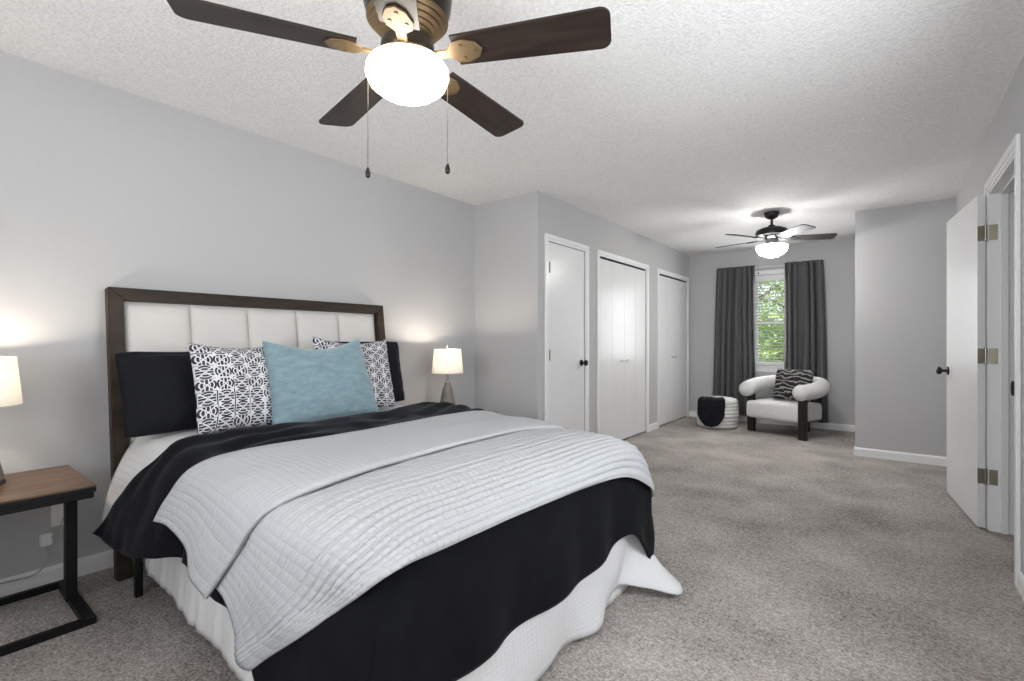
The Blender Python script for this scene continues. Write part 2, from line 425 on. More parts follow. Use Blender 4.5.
# baseboards
def base_profile(bm, p0, p1, n, h=.085, d=.013):
    """board along p0-p1, standing off the wall in direction n, with an eased top"""
    p0 = Vector((*p0, 0)); p1 = Vector((*p1, 0)); n = Vector((*n, 0))
    prof = [(0, 0), (d, 0), (d, h-.018), (d*.55, h-.004), (d*.3, h), (0, h)]
    a = [bm.verts.new(p0+n*o+Vector((0, 0, z))) for o, z in prof]; b = [bm.verts.new(p1+n*o+Vector((0, 0, z))) for o, z in prof]
    k = len(prof); bm.faces.new(a); bm.faces.new(b[::-1])
    for i in range(k): bm.faces.new((a[i], b[i], b[(i+1) % k], a[(i+1) % k]))
def baseboard(nm, segs, label):
    bm = B()
    for s in segs: base_profile(bm, *s)
    struct(nm, bm, 'trim', label, 'baseboard')
baseboard('baseboard_left', [((XL, YB), (XL, YJ), (1, 0))], 'white baseboard along the wall behind the bed')
baseboard('baseboard_return', [((XL, YJ), (XC, YJ), (0, -1))], 'white baseboard on the short return wall')
baseboard('baseboard_closet', [((XC, YJ), (XC, 3.53), (1, 0)), ((XC, 4.31), (XC, 4.495), (1, 0)), ((XC, 5.855), (XC, 6.155), (1, 0))], 'white baseboard pieces between the closet doors')
baseboard('baseboard_far', [((XC, YF), (XS, YF), (0, -1))], 'white baseboard under the curtained window')
baseboard('baseboard_stub', [((XS, YS), (XR, YS), (0, -1)), ((XS, YF), (XS, YS), (-1, 0))], 'white baseboard on the projecting wall')
baseboard('baseboard_right', [((XR, YB), (XR, 3.2), (-1, 0)), ((XR, 4.17), (XR, YS), (-1, 0))], 'white baseboard along the right wall by the doorway')

# door casings on the closet wall
def casing_x(nm, x, s, y0, y1, h, label, wd=.06, th=.016):
    bm = B(); a, b = sorted((x, x+s*th)); a2, b2 = sorted((x, x+s*th*.62))
    box(bm, a, b, y0-wd, y0-wd*.35, 0, h+wd, .003); box(bm, a2, b2, y0-wd*.35, y0, 0, h, .002)
    box(bm, a, b, y1+wd*.35, y1+wd, 0, h+wd, .003); box(bm, a2, b2, y1, y1+wd*.35, 0, h, .002)
    box(bm, a, b, y0-wd*.35, y1+wd*.35, h+wd*.35, h+wd, .003); box(bm, a2, b2, y0-wd*.35, y1+wd*.35, h, h+wd*.35, .002)
    return struct(nm, bm, 'trim', label, 'door trim')
casing_x('trim_1', XC, 1, 3.59, 4.25, DH, 'white casing around the narrow hinged closet door')
casing_x('trim_2', XC, 1, 4.555, 5.795, DH, 'white casing around the middle bifold closet')
casing_x('trim_3', XC, 1, 6.215, 7.335, DH, 'white casing around the farthest bifold closet')
casing_x('trim_4', XR, -1, DY0, DY1, 2.05, 'white casing around the open doorway on the right')
# jamb lining of the right doorway with stop
bm = B()
for s, yy in ((1, DY0), (-1, DY1)):
    a, b = sorted((yy, yy+s*.018)); box(bm, XR-.004, XR+T+.004, a, b, 0, 2.05)
    a, b = sorted((yy+s*.018, yy+s*.030)); box(bm, XR+.045, XR+.08, a, b, 0, 2.032, .002)
box(bm, XR-.004, XR+T+.004, DY0+.018, DY1-.018, 2.032, 2.05)
box(bm, XR+.045, XR+.08, DY0+.03, DY1-.03, 2.02, 2.032)
struct('trim_5', bm, 'trim', 'white jamb lining with stop inside the right doorway', 'door trim')
# strike plate on the near jamb
bm = B(); box(bm, XR-.020, XR+.03, DY0+.0181, DY0+.0215, .885, .955, .001); box(bm, XR-.021, XR-.014, DY0+.0181, DY0+.036, .895, .945, .003) 
tag(obj('strike_plate', bm, 'black_knob'), 'small black strike plate on the near jamb of the doorway', 'strike plate')

# knob helper (axis along local +x)
def knob(bm, c, s=1):
    tmp = bmesh.new()
    lathe(tmp, [(.030, 0), (.032, .004), (.028, .010), (.012, .012), (.010, .030), (.016, .036), (.027, .044), (.030, .054), (.026, .064), (.014, .070), (.004, .0715)], 24)
    tmp.transform(Matrix.Translation(c) @ Matrix.Rotation(s*PI/2, 4, 'Y'))
    me = bpy.data.meshes.new('t'); tmp.to_mesh(me); tmp.free(); bm.from_mesh(me); bpy.data.meshes.remove(me)
    return bm
def hinge(bm, x, y, z, dx, flip=1):
    lathe(bm, [(.006, -.045), (.007, -.043), (.007, .043), (.006, .045)], 12, (x, y, z))
# closet door 1: hinged slab
d1 = thing('door_1', 'narrow white hinged closet door with a black round knob', 'door', (XC-.020, 3.592, 0), kind='structure')
obj('door_leaf', box(B(), -.017, .017, .004, .652, .012, DH-.004, .002), 'door', d1)
obj('door_knob', knob(B(), (.017, .59, .93), 1), 'black_knob', d1, True, 40)
for z in (.30, 1.02, 1.80):
    bm = B(); box(bm, .0171, .0195, .004, .016, z-.045, z+.045); lathe(bm, [(.008, -.048), (.008, .048)], 10, (.0300, .006, z))
    obj('hinge', bm, 'hinge', d1)
# bifold closets
def bifold(nm, label, y0, y1):
    d = thing(nm, label, 'door', (XC-.02, y0, 0), kind='structure'); wdt = (y1-y0-.012)/4
    for k in range(4):
        a = .004+k*(wdt+.0013)
        p = obj('door_panel', box(B(), -.015, .015, a, a+wdt-.002, .02, DH-.020, .0025), 'door', d)
        if k in (1, 2):
            yy = a+wdt*(.78 if k == 1 else .22)
            obj('door_handle', (lambda q: (box(q, .015, .030, yy-.006, yy+.006, .914, .924), box(q, .028, .038, yy-.036, yy+.036, .909, .929, .003), q)[-1])(B()), 'steel', p)
    obj('track', box(B(), -.012, .012, .002, y1-y0-.002, DH-.012, DH-.001), 'black_metal', d)
bifold('door_2', 'middle white bifold closet door, wide with small steel pulls', 4.555, 5.795)
bifold('door_3', 'farthest white bifold closet door beside the window corner', 6.215, 7.335)
# open entry door, swung back along the right wall
hx, hy = XR-.034, DY1-.020
ang = math.radians(6.0)
d4 = thing('door_4', 'open white slab door swung back against the right wall', 'door', (hx, hy, 0), ang, kind='structure')
obj('door_leaf', box(B(), -.020, .016, .006, .806, .012, 2.035, .0015), 'door', d4)
bm = knob(B(), (-.020, .745, .925), -1)
obj('door_knob', bm, 'black_knob', d4, True, 40)
for z in (.325, 1.055, 1.80):
    bm = B()
    box(bm, -.020, .010, .0035, .006, z-.046, z+.046, .001)
    lathe(bm, [(.0055, -.048), (.007, -.046), (.007, .046), (.0055, .048)], 12, (.016, .0, z))
    for dz in (-.03, 0, .03): lathe(bm, [(.0035, -.001), (.0035, .001)], 8, (-.010+.008*(dz == 0), .003, z+dz))
    h = obj('hinge', bm, 'hinge', d4)
    h['label'] = 'aged brass hinge'
for z in (.325, 1.055, 1.80):
    bm = B(); box(bm, XR-.003, XR+.034, DY1-.0215, DY1-.0185, z-.046, z+.046, .001)
    h = obj('hinge', bm, 'hinge', None); h.parent = d4
    h.matrix_parent_inverse = (Matrix.Translation((hx, hy, 0)) @ Matrix.Rotation(ang, 4, 'Z')).inverted()

# ------------------------------------------------------------------ window at the far end
bm = B(); yf0, yf1 = YF+.045, YF+.105; fw = .032
box(bm, WX0, WX0+fw, yf0, yf1, WZ0, WZ1); box(bm, WX1-fw, WX1, yf0, yf1, WZ0, WZ1)
box(bm, WX0+fw, WX1-fw, yf0, yf1, WZ0, WZ0+.05); box(bm, WX0+fw, WX1-fw, yf0, yf1, WZ1-.05, WZ1)
box(bm, WX0+fw, WX1-fw, yf0-.008, yf1, 1.375, 1.425)
w1 = struct('window_1', bm, 'trim', 'narrow white sash window between the charcoal curtains', 'window')
bm = B(); box(bm, WX0+fw, WX1-fw, YF+.073, YF+.077, WZ0+.05, 1.375); box(bm, WX0+fw, WX1-fw, YF+.083, YF+.087, 1.425, WZ1-.05)
obj('pane', bm, 'glass', w1)
bm = B(); box(bm, WX0-.05, WX1+.05, YF-.035, YF+.045, WZ0-.022, WZ0, .004); box(bm, WX0-.03, WX1+.03, YF-.014, YF, WZ0-.085, WZ0-.022, .003)
obj('window_sill', bm, 'trim', w1)
bm = B()
box(bm, WX0-.06, WX0, YF-.016, YF, WZ0, WZ1+.06, .003); box(bm, WX1, WX1+.06, YF-.016, YF, WZ0, WZ1+.06, .003); box(bm, WX0, WX1, YF-.016, YF, WZ1, WZ1+.06, .003)
obj('window_casing', bm, 'trim', w1)
# venetian blind
vb = thing('venetian_blind', 'white slatted blind inside the narrow window', 'blind', (0, 0, 0))
bx_0, bx_1 = WX0+.006, WX1-.006
obj('headrail', box(B(), bx_0, bx_1, YF+.004, YF+.036, WZ1-.085, WZ1-.002, .003), 'plastic', vb)
bm = B(); z = WZ1-.10
while z > WZ0+.05:
    t = Matrix.Translation(((bx_0+bx_1)/2, YF+.020, z)) @ Matrix.Rotation(math.radians(-24), 4, 'X')
    bmesh.ops.create_cube(bm, size=1, matrix=t @ Matrix.Diagonal((bx_1-bx_0-.004, .030, .0014, 1)))
    z -= .042
obj('slats', bm, 'plastic', vb)
bm = B()
for xx in (bx_0+.07, bx_1-.07): tube(bm, [(xx, YF+.008, WZ1-.085), (xx, YF+.008, WZ0+.03)], .0012, 6)
obj('ladder_cord', bm, 'plastic', vb)
obj('bottom_rail', box(B(), bx_0, bx_1, YF+.006, YF+.034, WZ0+.012, WZ0+.030, .002), 'plastic', vb)

# curtains
def curtain(name, label, x0, x1, x0b, x1b, ztop, zbot, folds, seed):
    nu, nv = 40, 150; g = []
    for i in range(nu):
        t = i/(nu-1); row = []
        for j in range(nv):
            s = j/(nv-1)
            x = (x0+(x1-x0)*s)*(1-t)+(x0b+(x1b-x0b)*s)*t
            ph = s*folds*2*PI+.6*math.sin(3*t+seed)+3.2*nz((s*3.3, t*.5, 0), 1, seed)
            amp = .026+.020*t+.022*nz((s*5, t*.8, 1), 1, seed)
            yy = YF-.100-.01*t+amp*math.sin(ph)+.008*math.sin(2.3*ph+seed)*(.4+t)
            row.append(Vector((x+.006*math.cos(ph), yy, ztop+(zbot-ztop)*t)))
        g.append(row)
    root = thing(name, label, 'curtain', ((x0+x1)/2, YF-.085, zbot), 0, 'charcoal curtains at the window')
    o = grid_obj('curtain_panel', g, 'curtain', None, .003, 0); o.parent = root
    o.matrix_parent_inverse = Matrix.Translation(root.location).inverted()
curtain('curtain', 'left charcoal curtain beside the window, behind the white pouf', -1.97, -1.45, -2.03, -1.445, 2.19, .10, 6.5, 1)
curtain('curtain', 'right charcoal curtain beside the window, behind the white armchair', -1.095, -.66, -1.10, -.60, 2.19, .10, 5.5, 4)
rod = thing('curtain_rod', 'thin white curtain rod crossing above the window between the curtains', 'curtain rod', (0, 0, 0))
obj('rod', tube(B(), [(-1.95, YF-.055, 2.16), (-.68, YF-.055, 2.16)], .007, 10), 'plastic', rod)
for xx in (-1.93, -.70):
    obj('bracket', box(B(), xx-.006, xx+.006, YF-.055, YF, 2.154, 2.166), 'plastic', rod)

# ------------------------------------------------------------------ outside
struct('ground', box(B(), -12, 10, YF+T+.01, 30, -.6, -.5), 'lawn', 'green lawn outside the far window', 'ground')
def tree(label, x, y, h, r, n, seed, leaf=.075):
    rnd = random.Random(seed)
    t = thing('tree', label, 'tree', (x, y, -.5), group=None)
    bm = B(); tube(bm, [(0, 0, 0), (.03, .02, h*.35), (-.04, .05, h*.62), (0, 0, h*.9)], [.12, .09, .06, .02], 10)
    for k in range(7):
        a = rnd.uniform(0, 2*PI); z0 = h*(.3+.07*k)
        tube(bm, [(0, 0, z0), (math.cos(a)*r*.45, math.sin(a)*r*.45, z0+h*.1), (math.cos(a)*r*.8, math.sin(a)*r*.8, z0+h*.17)], [.04, .025, .008], 6)
    obj('trunk', bm, 'bark', t)
    bm = B()
    blobs = [(Vector((rnd.gauss(0, r*.42), rnd.gauss(0, r*.42), h*(.10+.85*rnd.random()))), rnd.uniform(.3, .55)*r) for _ in range(70)]
    for k in range(n):
        c, br = rnd.choice(blobs)
        d = Vector((rnd.gauss(0, 1), rnd.gauss(0, 1), rnd.gauss(0, 1))).normalized()*br*rnd.random()**.4
        p = c+d; s = leaf*rnd.uniform(.7, 1.4)
        q = Matrix.Translation(p) @ Matrix.Rotation(rnd.uniform(0, 2*PI), 4, 'Z') @ Matrix.Rotation(rnd.uniform(-1.1, 1.1), 4, 'X') @ Matrix.Rotation(rnd.uniform(-.8, .8), 4, 'Y')
        vs = [bm.verts.new(q @ Vector(v)) for v in ((0, -s, 0), (s*.42, -.1*s, .10*s), (0, s, 0), (-s*.42, -.1*s, .10*s))]
        bm.faces.new((vs[0], vs[1], vs[2])); bm.faces.new((vs[0], vs[2], vs[3]))
    f = obj('foliage', bm, 'leaf', t)
tree('bright green leafy tree filling the view through the window', -1.05, 10.9, 3.6, 1.15, 6500, 3)
tree('darker leafy tree partly behind the brighter one outside the window', -3.1, 14.8, 4.6, 1.6, 6000, 9)

# ------------------------------------------------------------------ bed
bed = thing('bed', 'queen bed with a tall walnut framed cream upholstered headboard', 'bed', (-2.0, 1.496, 0))
def bpart(name, bm, mat, **kw):
    o = obj(name, bm, mat, None, **kw); o.parent = bed; o.matrix_parent_inverse = Matrix.Translation(bed.location).inverted(); return o
# headboard: built upright in (depth d, y, z) then leaned
HB0, HB1, HBT = .660, 2.316, 1.420
LEAN = math.atan2(.17, 1.41)
def lean(bm):
    # rear bottom edge at x=-2.94, leaning back towards the wall
    bm.transform(Matrix.Translation((-2.935, 0, 0)) @ Matrix.Rotation(-LEAN, 4, 'Y')); return bm
fd0, fd1 = 0.0, .058; fwid = .063
# posts (with mitred tops) and top rail
def member(outl, d0, d1, bev=.004):
    bm = B(); a = [bm.verts.new((d0, y, z)) for y, z in outl]; b = [bm.verts.new((d1, y, z)) for y, z in outl]
    n = len(outl); bm.faces.new(a); bm.faces.new(b[::-1])
    for i in range(n): bm.faces.new((a[i], b[i], b[(i+1) % n], a[(i+1) % n]))
    bmesh.ops.bevel(bm, geom=bm.edges[:], offset=bev, segments=2, affect='EDGES')
    return lean(bm)
bpart('post', member([(HB0, .0), (HB0+fwid, .0), (HB0+fwid, HBT-fwid), (HB0, HBT)], fd0, fd1), 'walnut')
bpart('post', member([(HB1-fwid, .0), (HB1, .0), (HB1, HBT), (HB1-fwid, HBT-fwid)], fd0, fd1), 'walnut')
bpart('top_rail', member([(HB0, HBT), (HB0+fwid, HBT-fwid), (HB1-fwid, HBT-fwid), (HB1, HBT)], fd0, fd1), 'walnut')
iy0, iy1 = HB0+fwid, HB1-fwid; pw = (iy1-iy0)/5
for k in range(5):
    # padded vertical channel
    g = []; ny, nzz = 18, 24; z0, z1 = .36, HBT-fwid
    bm = B(); vs = []
    for i in range(nzz+1):
        row = []
        for j in range(ny+1):
            u = j/ny*2-1; v = i/nzz*2-1
            dd = .012+.030*(1-abs(u)**5)**.5*(1-abs(v)**14)**.5
            row.append(bm.verts.new((dd, iy0+pw*(k+.5)+pw/2*u, (z0+z1)/2+(z1-z0)/2*v)))
        vs.append(row)
    for i in range(nzz):
        for j in range(ny): bm.faces.new((vs[i][j], vs[i][j+1], vs[i+1][j+1], vs[i+1][j]))
    # back and rim
    rim = vs[0]+[r[-1] for r in vs[1:]]+vs[-1][-2::-1]+[r[0] for r in vs[-2:0:-1]]
    bk = [bm.verts.new((.004, v.co.y, v.co.z)) for v in rim]
    n = len(rim)
    for i in range(n): bm.faces.new((rim[i], bk[i], bk[(i+1) % n], rim[(i+1) % n]))
    bm.faces.new(bk)
    bpart('headboard_panel', lean(bm), 'upholstery', smooth=True, angle=50)
# metal frame, box spring and mattress under the bedding
bm = B(); box(bm, -2.86, -1.0, .80, .84, .17, .21); box(bm, -2.86, -1.0, 2.15, 2.19, .17, .21)
for xx in (-2.80, -1.9, -1.03): box(bm, xx, xx+.04, .84, 2.15, .17, .21)
bpart('bed_frame', bm, 'black_metal')
for xx, yy in ((-2.66, .685), (-2.66, 2.27), (-1.10, .86), (-1.10, 2.13)):
    bm = B(); box(bm, xx-.014, xx+.014, yy-.014, yy+.014, 0, .21)
    if xx < -2: box(bm, xx-.014, xx+.014, min(yy, .80 if yy < 1 else 2.19), max(yy, .80 if yy < 1 else 2.19), .18, .21)
    bpart('leg', bm, 'black_metal')
bpart('box_spring', box(B(), -2.86, -.99, .76, 2.23, .21, .40, .02), 'white_cotton')
bpart('mattress', box(B(), -2.87, -1.0, .765, 2.225, .40, .62, .06, 4), 'white_cotton', smooth=True)

# bed skirt: near side, foot and far side, ruffled, hem rising slightly towards the head
path = []
for k in range(150): t = k/149; path.append(((-2.72+1.72*t), .725-.012*t if t < 2 else 0, .115*(1-t)**1.3+.004, (0, -1)))
nside = len(path)
for k in range(12): a = PI/2*(k+1)/13; path.append((-1.0+.03*math.sin(a), .713+.03*(1-math.cos(a)), .004, (math.sin(a), -math.cos(a))))
for k in range(110): t = k/109; path.append((-.968, .745+1.50*t, .004, (1, 0)))
for k in range(100): t = k/99; path.append((-1.0-1.72*t, 2.278, .004+.1*t, (0, 1)))
g = []; nrow = 16
for i in range(nrow):
    v = i/(nrow-1); row = []; s = 0; prev = None
    for (x, y_, zh, n) in path:
        if prev: s += math.hypot(x-prev[0], y_-prev[1])
        prev = (x, y_)
        amp = (.003*math.sin(s*47+1.5*math.sin(s*9))+.002*math.sin(s*91+2*v)+.006*math.sin(s*13))*(v**.8)
        out = amp+.012*v
        hem = zh+.003*math.sin(s*47+1)*v
        row.append(Vector((x+n[0]*out, y_+n[1]*out, .43*(1-v)+hem*v)))
    g.append(row)
tag(grid_obj('bed_skirt', g, 'white_cotton', None, .002, 0), 'white ruffled bed skirt hanging to the carpet below the bedding', 'bed skirt')

# coverlet: white ribbed layer, shows at the head side and as the long white hem at the foot
def Y(c): return c
ctop = .636
rows = []
for x, zh, yn in ((-2.93, .33, .575), (-2.62, .325, .60), (-2.35, .34, .64), (-1.9, .36, .66), (-1.4, .36, .665), (-1.05, .36, .70)):
    hz = .052 if x < -2.5 else (.035 if x < -2.2 else 0)
    rows.append([(x+.125*(x < -2.9), yn+.012*(x < -2.9), zh), (x+.08*(x < -2.9), yn+.055, .48), (x, .725, .605+hz*.5), (x, .81, ctop+hz), (x, 1.15, ctop+.004+hz), (x, 1.5, ctop+.006+hz), (x, 1.85, ctop+.004+hz), (x, 2.18, ctop+hz), (x, 2.265, .605+hz*.5), (x, 2.30, .48), (x, 2.32, .36)])
rows.append([(-1.04, .78, .36), (-1.03, .79, .47), (-1.02, .81, .55), (-.99, .86, .605), (-.965, 1.15, .628), (-.965, 1.5, .628), (-.965, 1.85, .628), (-.965, 2.18, .622), (-.965, 2.25, .58), (-.97, 2.29, .47), (-.98, 2.31, .35)])
rows.append([(-.965, .77, .34), (-.96, .775, .40), (-.965, .80, .44), (-.955, .86, .47), (-.945, 1.15, .47), (-.945, 1.5, .47), (-.945, 1.85, .47), (-.945, 2.15, .46), (-.945, 2.22, .42), (-.95, 2.25, .36), (-.95, 2.27, .27)])
rows.append([(-.955, .77, .20), (-.95, .78, .22), (-.945, .79, .24), (-.938, .83, .25), (-.93, 1.15, .25), (-.938, 1.5, .25), (-.935, 1.85, .25), (-.935, 2.08, .25), (-.925, 2.17, .22), (-.91, 2.22, .17), (-.91, 2.25, .13)])
rows.append([(-.95, .77, .02), (-.945, .78, .02), (-.94, .80, .02), (-.935, .85, .02), (-.90, 1.15, .02), (-.945, 1.5, .02), (-.90, 1.72, .02), (-.945, 1.93, .075), (-.85, 2.06, .05), (-.735, 2.14, .020), (-.76, 2.24, .02)])
g = loft(rows, 110, 130, lambda u, v, p: .006*nz(p, 5, 2)+(.008*math.sin(p.y*24+2*nz(p, 3, 1))*max(0, (.45-p.z)/.45) if p.x > -.99 else 0))
for r in g:
    for p in r: p.z = max(p.z, .008)
tag(grid_obj('coverlet', g, 'coverlet', None, .006, 1), 'white ribbed coverlet showing by the headboard and as the long hem at the foot', 'bedspread')

# black comforter
kt = .656
rows = [
 [(-2.70, .545, .315), (-2.62, .60, .45), (-2.515, .685, .60), (-2.45, .80, .705), (-2.46, 1.15, .708), (-2.45, 1.5, .708), (-2.44, 1.85, .71), (-2.43, 2.15, .725), (-2.44, 2.27, .70), (-2.46, 2.33, .60), (-2.48, 2.36, .45)],
 [(-2.50, .555, .305), (-2.45, .605, .45), (-2.40, .685, .62), (-2.37, .80, .712), (-2.35, 1.15, .718), (-2.34, 1.5, .718), (-2.33, 1.85, .72), (-2.32, 2.15, .735), (-2.32, 2.28, .71), (-2.33, 2.35, .60), (-2.34, 2.38, .44)],
 [(-2.28, .565, .325), (-2.24, .605, .46), (-2.21, .685, .625), (-2.20, .80, .698), (-2.19, 1.15, .70), (-2.18, 1.5, .70), (-2.17, 1.85, .705), (-2.16, 2.15, .725), (-2.16, 2.28, .70), (-2.16, 2.35, .59), (-2.16, 2.38, .42)],
 [(-2.09, .575, .365), (-2.07, .605, .48), (-2.05, .69, .625), (-2.04, .80, .685), (-2.03, 1.15, .688), (-2.02, 1.5, .69), (-2.0, 1.85, .70), (-1.98, 2.15, .715), (-1.97, 2.28, .69), (-1.97, 2.34, .57), (-1.97, 2.37, .42)],
 [(-1.98, .63, .375), (-1.97, .645, .48), (-1.96, .70, .61), (-1.95, .80, kt), (-1.95, 1.15, kt), (-1.95, 1.5, kt), (-1.95, 1.85, kt), (-1.93, 2.15, kt+.01), (-1.92, 2.275, .64), (-1.92, 2.32, .55), (-1.92, 2.35, .42)],
 [(-1.75, .635, .34), (-1.75, .655, .47), (-1.75, .70, .61), (-1.75, .80, kt), (-1.75, 1.15, kt), (-1.75, 1.5, kt), (-1.75, 1.85, kt), (-1.75, 2.15, kt), (-1.75, 2.27, .625), (-1.75, 2.31, .53), (-1.75, 2.34, .42)],
 [(-1.50, .635, .325), (-1.5, .655, .46), (-1.5, .70, .61), (-1.5, .80, kt), (-1.5, 1.15, kt), (-1.5, 1.5, kt), (-1.5, 1.85, kt), (-1.5, 2.15, kt), (-1.5, 2.27, .625), (-1.5, 2.31, .53), (-1.5, 2.34, .42)],
 [(-1.38, .64, .15), (-1.33, .66, .36), (-1.26, .70, .60), (-1.25, .80, kt), (-1.25, 1.15, kt), (-1.25, 1.5, kt), (-1.25, 1.85, kt), (-1.25, 2.15, kt), (-1.25, 2.27, .625), (-1.25, 2.31, .53), (-1.25, 2.34, .41)],
 [(-1.20, .64, .06), (-1.12, .67, .33), (-1.05, .72, .56), (-1.03, .83, .638), (-1.02, 1.15, .650), (-1.02, 1.5, .650), (-1.02, 1.85, .650), (-1.02, 2.15, .645), (-1.02, 2.26, .615), (-1.03, 2.31, .52), (-1.04, 2.33, .40)],
 [(-1.05, .645, .05), (-1.0, .68, .32), (-.97, .74, .50), (-.95, .84, .575), (-.945, 1.15, .595), (-.945, 1.5, .595), (-.945, 1.85, .59), (-.945, 2.15, .575), (-.94, 2.22, .53), (-.935, 2.27, .46), (-.96, 2.29, .38)],
 [(-.97, .66, .05), (-.94, .70, .25), (-.925, .75, .42), (-.92, .84, .46), (-.922, 1.15, .46), (-.918, 1.5, .46), (-.922, 1.85, .455), (-.912, 2.10, .45), (-.900, 2.17, .42), (-.89, 2.22, .37), (-.895, 2.25, .30)],
 [(-.93, .66, .05), (-.915, .72, .17), (-.910, .77, .25), (-.905, .85, .25), (-.918, 1.15, .245), (-.900, 1.5, .255), (-.912, 1.76, .262), (-.895, 1.97, .305), (-.885, 2.09, .22), (-.865, 2.16, .13), (-.86, 2.195, .07)],
]
def kdisp(u, v, p):
    d = .009*nz(p, 4.5, 3)+.005*nz(p, 11, 5)
    if p.x > -.96: d += .012*math.sin(p.y*19+1.5*nz(p, 2, 8))*min(1, max(0, (.60-p.z)/.3))
    if p.x < -1.95: d += .011*math.sin(p.x*40+p.y*4+4*nz(p, 2.5, 2))*(.4+nz(p, 2.2, 6))+.018*nz((p.x*1.2, p.y*1.8, p.z), 3, 9)
    return d
tag(grid_obj('comforter', loft(rows, 170, 150, kdisp), 'black_comforter', None, .010, 1),
    'black comforter under the grey quilt, folded near the pillows and hanging at the foot', 'comforter')

# grey waffle quilt: lower layer to the foot + folded back upper layer
zt = .688
def qrow(x, near, far, z=zt):
    return near+[(x, .86, z), (x, 1.2, z+.002), (x, 1.6, z+.002), (x, 1.98, z)]+far
rowsL = [
 qrow(-1.78, [(-1.74, .605, .43), (-1.76, .635, .54), (-1.77, .70, .648)], [(-1.78, 2.22, .672), (-1.78, 2.33, .55), (-1.78, 2.36, .42)]),
 qrow(-1.58, [(-1.56, .60, .41), (-1.57, .63, .53), (-1.58, .695, .645)], [(-1.58, 2.22, .672), (-1.58, 2.33, .55), (-1.58, 2.36, .42)]),
 qrow(-1.40, [(-1.505, .605, .37), (-1.45, .635, .50), (-1.41, .69, .64)], [(-1.40, 2.22, .668), (-1.40, 2.32, .55), (-1.40, 2.35, .41)]),
 qrow(-1.22, [(-1.475, .615, .305), (-1.34, .645, .46), (-1.24, .692, .632)], [(-1.22, 2.22, .662), (-1.22, 2.32, .54), (-1.22, 2.35, .40)]),
 qrow(-1.06, [(-1.455, .612, .25), (-1.23, .655, .435), (-1.08, .70, .618)], [(-1.05, 2.21, .652), (-1.06, 2.305, .53), (-1.08, 2.335, .40)], .676),
 [(-1.435, .618, .232), (-1.16, .668, .445), (-.985, .712, .60), (-.955, .86, .658), (-.945, 1.2, .66), (-.94, 1.6, .66), (-.94, 1.98, .652), (-.935, 2.19, .60), (-.95, 2.28, .49), (-.99, 2.315, .39)],
 [(-1.42, .625, .225), (-1.12, .677, .450), (-.925, .725, .60), (-.895, .86, .618), (-.89, 1.2, .614), (-.885, 1.6, .602), (-.88, 1.93, .565), (-.87, 2.15, .475), (-.885, 2.24, .41), (-.915, 2.285, .375)],
]
def qdisp(u, v, p):
    m = min(1, max(0, (u-.33)/.4))
    e = min(1, max(0, (v-.12)/.2))
    d = .0058*math.sin(u*2*PI*21+1.2*nz((p.x*2, p.y*2, 0), 1.3, 4))*m*(.35+.65*e)
    d += .004*nz(p, 7, 1)
    if v < .3: d += .009*math.sin(v*60+3*u)*(.3-v)/.3*m
    return d
q = thing('quilt', 'light grey waffle quilt spread over the bed, turned back on itself', 'quilt', (-1.4, 1.5, .69))
def qpart(name, g, th):
    o = grid_obj(name, g, 'quilt', None, th, 1); o.parent = q; o.matrix_parent_inverse = Matrix.Translation(q.location).inverted(); return o
qpart('quilt_layer', loft(rowsL, 190, 150, qdisp), .008)
ft = .706
rowsF = [
 [(-2.11, .60, .485), (-2.10, .635, .56), (-2.06, .70, .665), (-2.02, .86, ft), (-2.01, 1.2, ft), (-2.0, 1.6, ft), (-1.985, 1.98, ft+.008), (-1.97, 2.24, .70), (-1.95, 2.345, .57), (-1.95, 2.375, .42)],
 [(-1.97, .60, .50), (-1.94, .63, .57), (-1.92, .70, .668), (-1.90, .86, ft+.008), (-1.9, 1.2, ft+.008), (-1.9, 1.6, ft+.008), (-1.9, 1.98, ft+.010), (-1.88, 2.24, .70), (-1.87, 2.345, .57), (-1.87, 2.375, .42)],
 [(-1.81, .60, .468), (-1.79, .625, .56), (-1.78, .695, .668), (-1.76, .86, ft+.006), (-1.76, 1.2, ft+.006), (-1.76, 1.6, ft+.006), (-1.76, 1.98, ft+.006), (-1.74, 2.24, .69), (-1.73, 2.345, .57), (-1.73, 2.375, .42)],
 [(-1.73, .588, .405), (-1.65, .62, .52), (-1.60, .69, .666), (-1.60, .86, ft+.004), (-1.61, 1.2, ft+.004), (-1.62, 1.6, ft+.004), (-1.62, 1.98, ft+.004), (-1.60, 2.24, .685), (-1.58, 2.345, .56), (-1.58, 2.375, .42)],
 [(-1.61, .578, .392), (-1.525, .615, .505), (-1.46, .68, .645), (-1.41, .84, .711), (-1.455, 1.2, .711), (-1.47, 1.6, .711), (-1.465, 1.98, .708), (-1.40, 2.24, .672), (-1.38, 2.34, .55), (-1.37, 2.37, .42)],
 [(-1.575, .575, .390), (-1.505, .615, .505), (-1.438, .68, .635), (-1.37, .84, .700), (-1.425, 1.2, .700), (-1.445, 1.6, .700), (-1.43, 1.98, .697), (-1.37, 2.24, .664), (-1.35, 2.34, .55), (-1.34, 2.37, .42)],
]
qpart('folded_layer', loft(rowsF, 120, 140, lambda u, v, p: .004*nz(p, 5, 6)+.004*math.sin(u*14+2*nz(p, 2, 2))*.6), .013)

